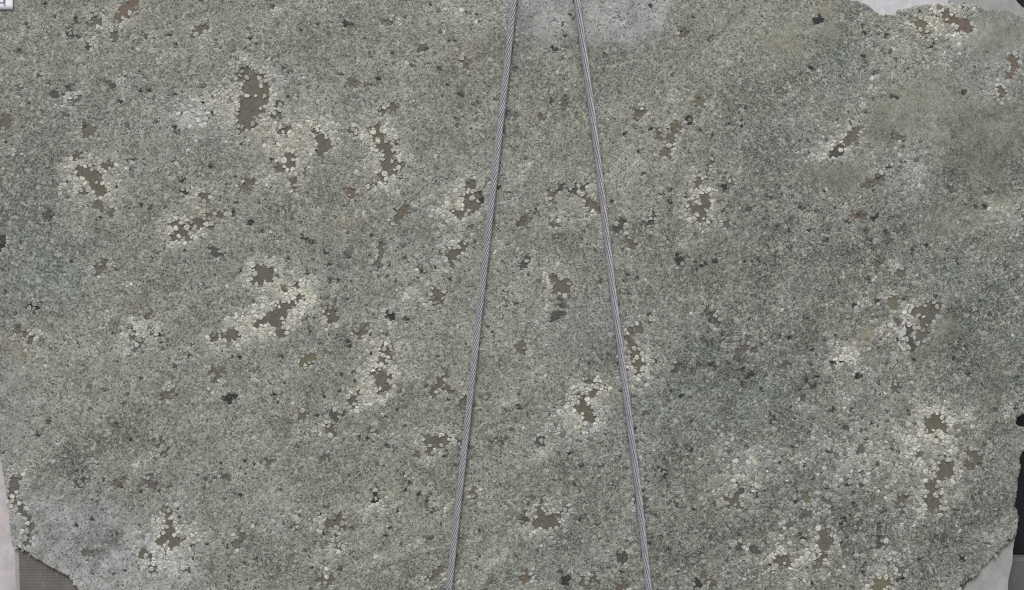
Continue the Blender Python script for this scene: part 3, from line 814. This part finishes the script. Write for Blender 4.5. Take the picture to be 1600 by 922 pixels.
# ------------------------------------------------------------------ wire ropes
def smooth_path(pts, step):
    P = np.array(pts, float)
    T = np.concatenate([[0], np.cumsum(np.linalg.norm(np.diff(P, axis=0), axis=1))])
    n = int(T[-1] / step)
    t = np.linspace(0, T[-1], n)
    Q = np.stack([np.interp(t, T, P[:, c]) for c in range(3)], 1)
    k = np.ones(13) / 13
    for _ in range(2):
        pad = np.concatenate([np.repeat(Q[:1], 6, 0), Q, np.repeat(Q[-1:], 6, 0)])
        Q = np.stack([np.convolve(pad[:, c], k, 'valid') for c in range(3)], 1)
    return Q
def tube(path, centre_r, r, phase, pitch, sides):
    d = np.gradient(path, axis=0); d /= np.linalg.norm(d, axis=1)[:, None]
    s = np.concatenate([[0], np.cumsum(np.linalg.norm(np.diff(path, axis=0), axis=1))])
    ref = np.array([0.0, -1.0, 0.0])
    ex = np.zeros_like(d)
    prev = np.cross(d[0], ref); prev /= np.linalg.norm(prev)
    for i in range(len(d)):
        e = prev - d[i] * np.dot(prev, d[i]); e /= np.linalg.norm(e); ex[i] = e; prev = e
    ey = np.cross(d, ex)
    ang = phase + 2 * pi * s / pitch
    c = path + centre_r * (np.cos(ang)[:, None] * ex + np.sin(ang)[:, None] * ey)
    rings = []
    for k in range(sides):
        a = ang + 2 * pi * k / sides
        rings.append(c + r * (np.cos(a)[:, None] * ex + np.sin(a)[:, None] * ey))
    V3 = np.stack(rings, 1).reshape(-1, 3)
    n = len(path)
    i = np.arange(n - 1)[:, None] * sides; k = np.arange(sides)[None]; k2 = (k + 1) % sides
    F = np.stack([i + k, i + k2, i + sides + k2, i + sides + k], -1).reshape(-1, 4)
    caps = [list(range(sides))[::-1], list(range((n - 1) * sides, n * sides))]
    return V3, F, caps
R_OUT = 5.2 * MM
def rope(uv, label, phase0):
    root = empty('wire_rope', (X(uv[-1][0]), 0, Z(uv[-1][1])))
    tag(root, label, 'wire rope', 'steel wire ropes slung over the slab')
    y = -(R_OUT + 0.0008)
    pts = [(X(a), y, Z(b)) for a, b in uv]
    u1, v1 = uv[-1]
    pts += [(X(u1 - 0.2), y, Z(976)), (X(u1), -0.002, Z(981.2)), (X(u1), 0.018, Z(981.2)), (X(u1), 0.03, Z(974)), (X(u1), 0.03, Z(900))]
    path = smooth_path(pts, 0.0045)
    rs = R_OUT * 0.262; rc = R_OUT - rs
    rootinv = root.location
    for k in range(9):
        if k < 8: V3, F, caps = tube(path, rc, rs, phase0 + 2 * pi * k / 8, 0.112, 8)
        else: V3, F, caps = tube(path, 0.0, rc * 0.78, 0, 0.14, 8)
        V3 = V3 - np.array(rootinv)
        lp = list(F.ravel()) + caps[0] + caps[1]
        st = list(np.arange(len(F)) * 4) + [len(F) * 4, len(F) * 4 + len(caps[0])]
        me = np_mesh('strand' if k < 8 else 'core', V3, lp, st, [4] * len(F) + [8, 8], M_ROPE if k < 8 else M_ROPE_CORE, smooth=True)
        o = bpy.data.objects.new('strand' if k < 8 else 'core', me); S.collection.objects.link(o); o.parent = root
rope([(846, -400), (814, -104), (802.8, 0), (793.3, 95), (772.4, 280), (759.0, 400), (737, 600), (710.3, 840), (701.6, 922), (697, 968)], 'left grey steel wire rope, leaning right as it rises across the slab', 0.2)
rope([(852, -400), (889, -100), (901, 0), (914, 95), (931.7, 230), (958, 460), (978.5, 620), (996.8, 765), (1013.4, 922), (1019, 968)], 'right grey steel wire rope, leaning left as it rises across the slab', 0.9)

# ------------------------------------------------------------------ paper label with a handwritten figure
paper = empty('paper_label', (X(-20), -0.002, Z(15)))
tag(paper, 'small white paper label with a handwritten figure stuck at the top left corner', 'paper label')
nx_, ny_ = 16, 8
vts = []
for j in range(ny_ + 1):
    for i in range(nx_ + 1):
        s, t = i / nx_, j / ny_
        a = -70 + 90.6 * s + 0.8 * t; b = -45 + 60.6 * t - 0.4 * s * t
        vts.append((X(a) - paper.location.x, -0.0006 - 0.0012 * max(0, s - .75) * 4 * t, Z(b) - paper.location.z))
fcs = [(j * (nx_ + 1) + i, (j + 1) * (nx_ + 1) + i, (j + 1) * (nx_ + 1) + i + 1, j * (nx_ + 1) + i + 1) for j in range(ny_) for i in range(nx_)]
sheet = mesh_obj('sheet', vts, fcs, M_PAPER, paper, smooth=True)
sm = sheet.modifiers.new('thickness', 'SOLIDIFY'); sm.thickness = 0.0003; sm.offset = -1
def stroke(pts, wd):
    vts, fcs = [], []
    P = np.array(pts, float)
    t = np.linspace(0, len(P) - 1, len(P) * 5)
    P = np.stack([np.interp(t, np.arange(len(P)), P[:, c]) for c in range(2)], 1)
    for _ in range(2): P[1:-1] = (P[:-2] + 2 * P[1:-1] + P[2:]) / 4
    d = np.gradient(P, axis=0); d /= np.linalg.norm(d, axis=1)[:, None]
    n = np.stack([-d[:, 1], d[:, 0]], 1) * wd / 2
    for p, q in zip(P, n):
        for s in (1, -1):
            vts.append((X(p[0] + s * q[0]) - paper.location.x, -0.0026, Z(p[1] + s * q[1]) - paper.location.z))
    for i in range(len(P) - 1): fcs.append((2 * i, 2 * i + 1, 2 * i + 3, 2 * i + 2))
    return vts, fcs
v1, f1 = stroke([(8.6, -14), (4, -16), (-1, -13), (-2.2, -5), (-0.5, 3.0), (3, 5.0), (5.8, 5.2), (7.2, 2.5), (8.2, -4), (8.6, -14), (8.4, -4), (8.3, 4), (8.4, 10.5)], 1.5)
mesh_obj('handwriting', v1, f1, M_INK, paper)

# ------------------------------------------------------------------ what shows behind the slab's edges
def block(name, u0, u1, v0, v1, y0, y1, mat, parent=None, bev=0.004):
    x0, x1, z0, z1 = X(u0), X(u1), Z(v1), Z(v0)
    vts = [(x, y, z) for z in (z0, z1) for y in (y0, y1) for x in (x0, x1)]
    fcs = [(0, 2, 3, 1), (4, 5, 7, 6), (0, 1, 5, 4), (1, 3, 7, 5), (3, 2, 6, 7), (2, 0, 4, 6)]
    o = mesh_obj(name, vts, fcs, mat, parent)
    b = o.modifiers.new('bevel', 'BEVEL'); b.width = bev; b.segments = 2
    return o
o = block('stone_panel', -320, 110, 560, 985, 0.045, 0.065, M_PINK)
tag(o, 'pale pink stone slab showing behind the lower left edge of the big slab', 'stone slab')
o = block('gap_post', 1545, 1720, -60, 878, 0.085, 0.20, M_BLACK)  # near-black upright stands in for the dark open gap
tag(o, 'post coloured black to fill the dark gap behind the lower right edge of the slab', 'post')
o = block('concrete_block', 1520, 1760, 878.5, 985, 0.05, 0.26, M_DGREY, bev=0.008)
tag(o, 'dark grey concrete block under the black post at lower right', 'concrete block')
o = block('red_strap', 1586, 1640, 704, 712, 0.078, 0.0835, M_RED, bev=0.001)
tag(o, 'small red strap on the black post by the right edge', 'strap')
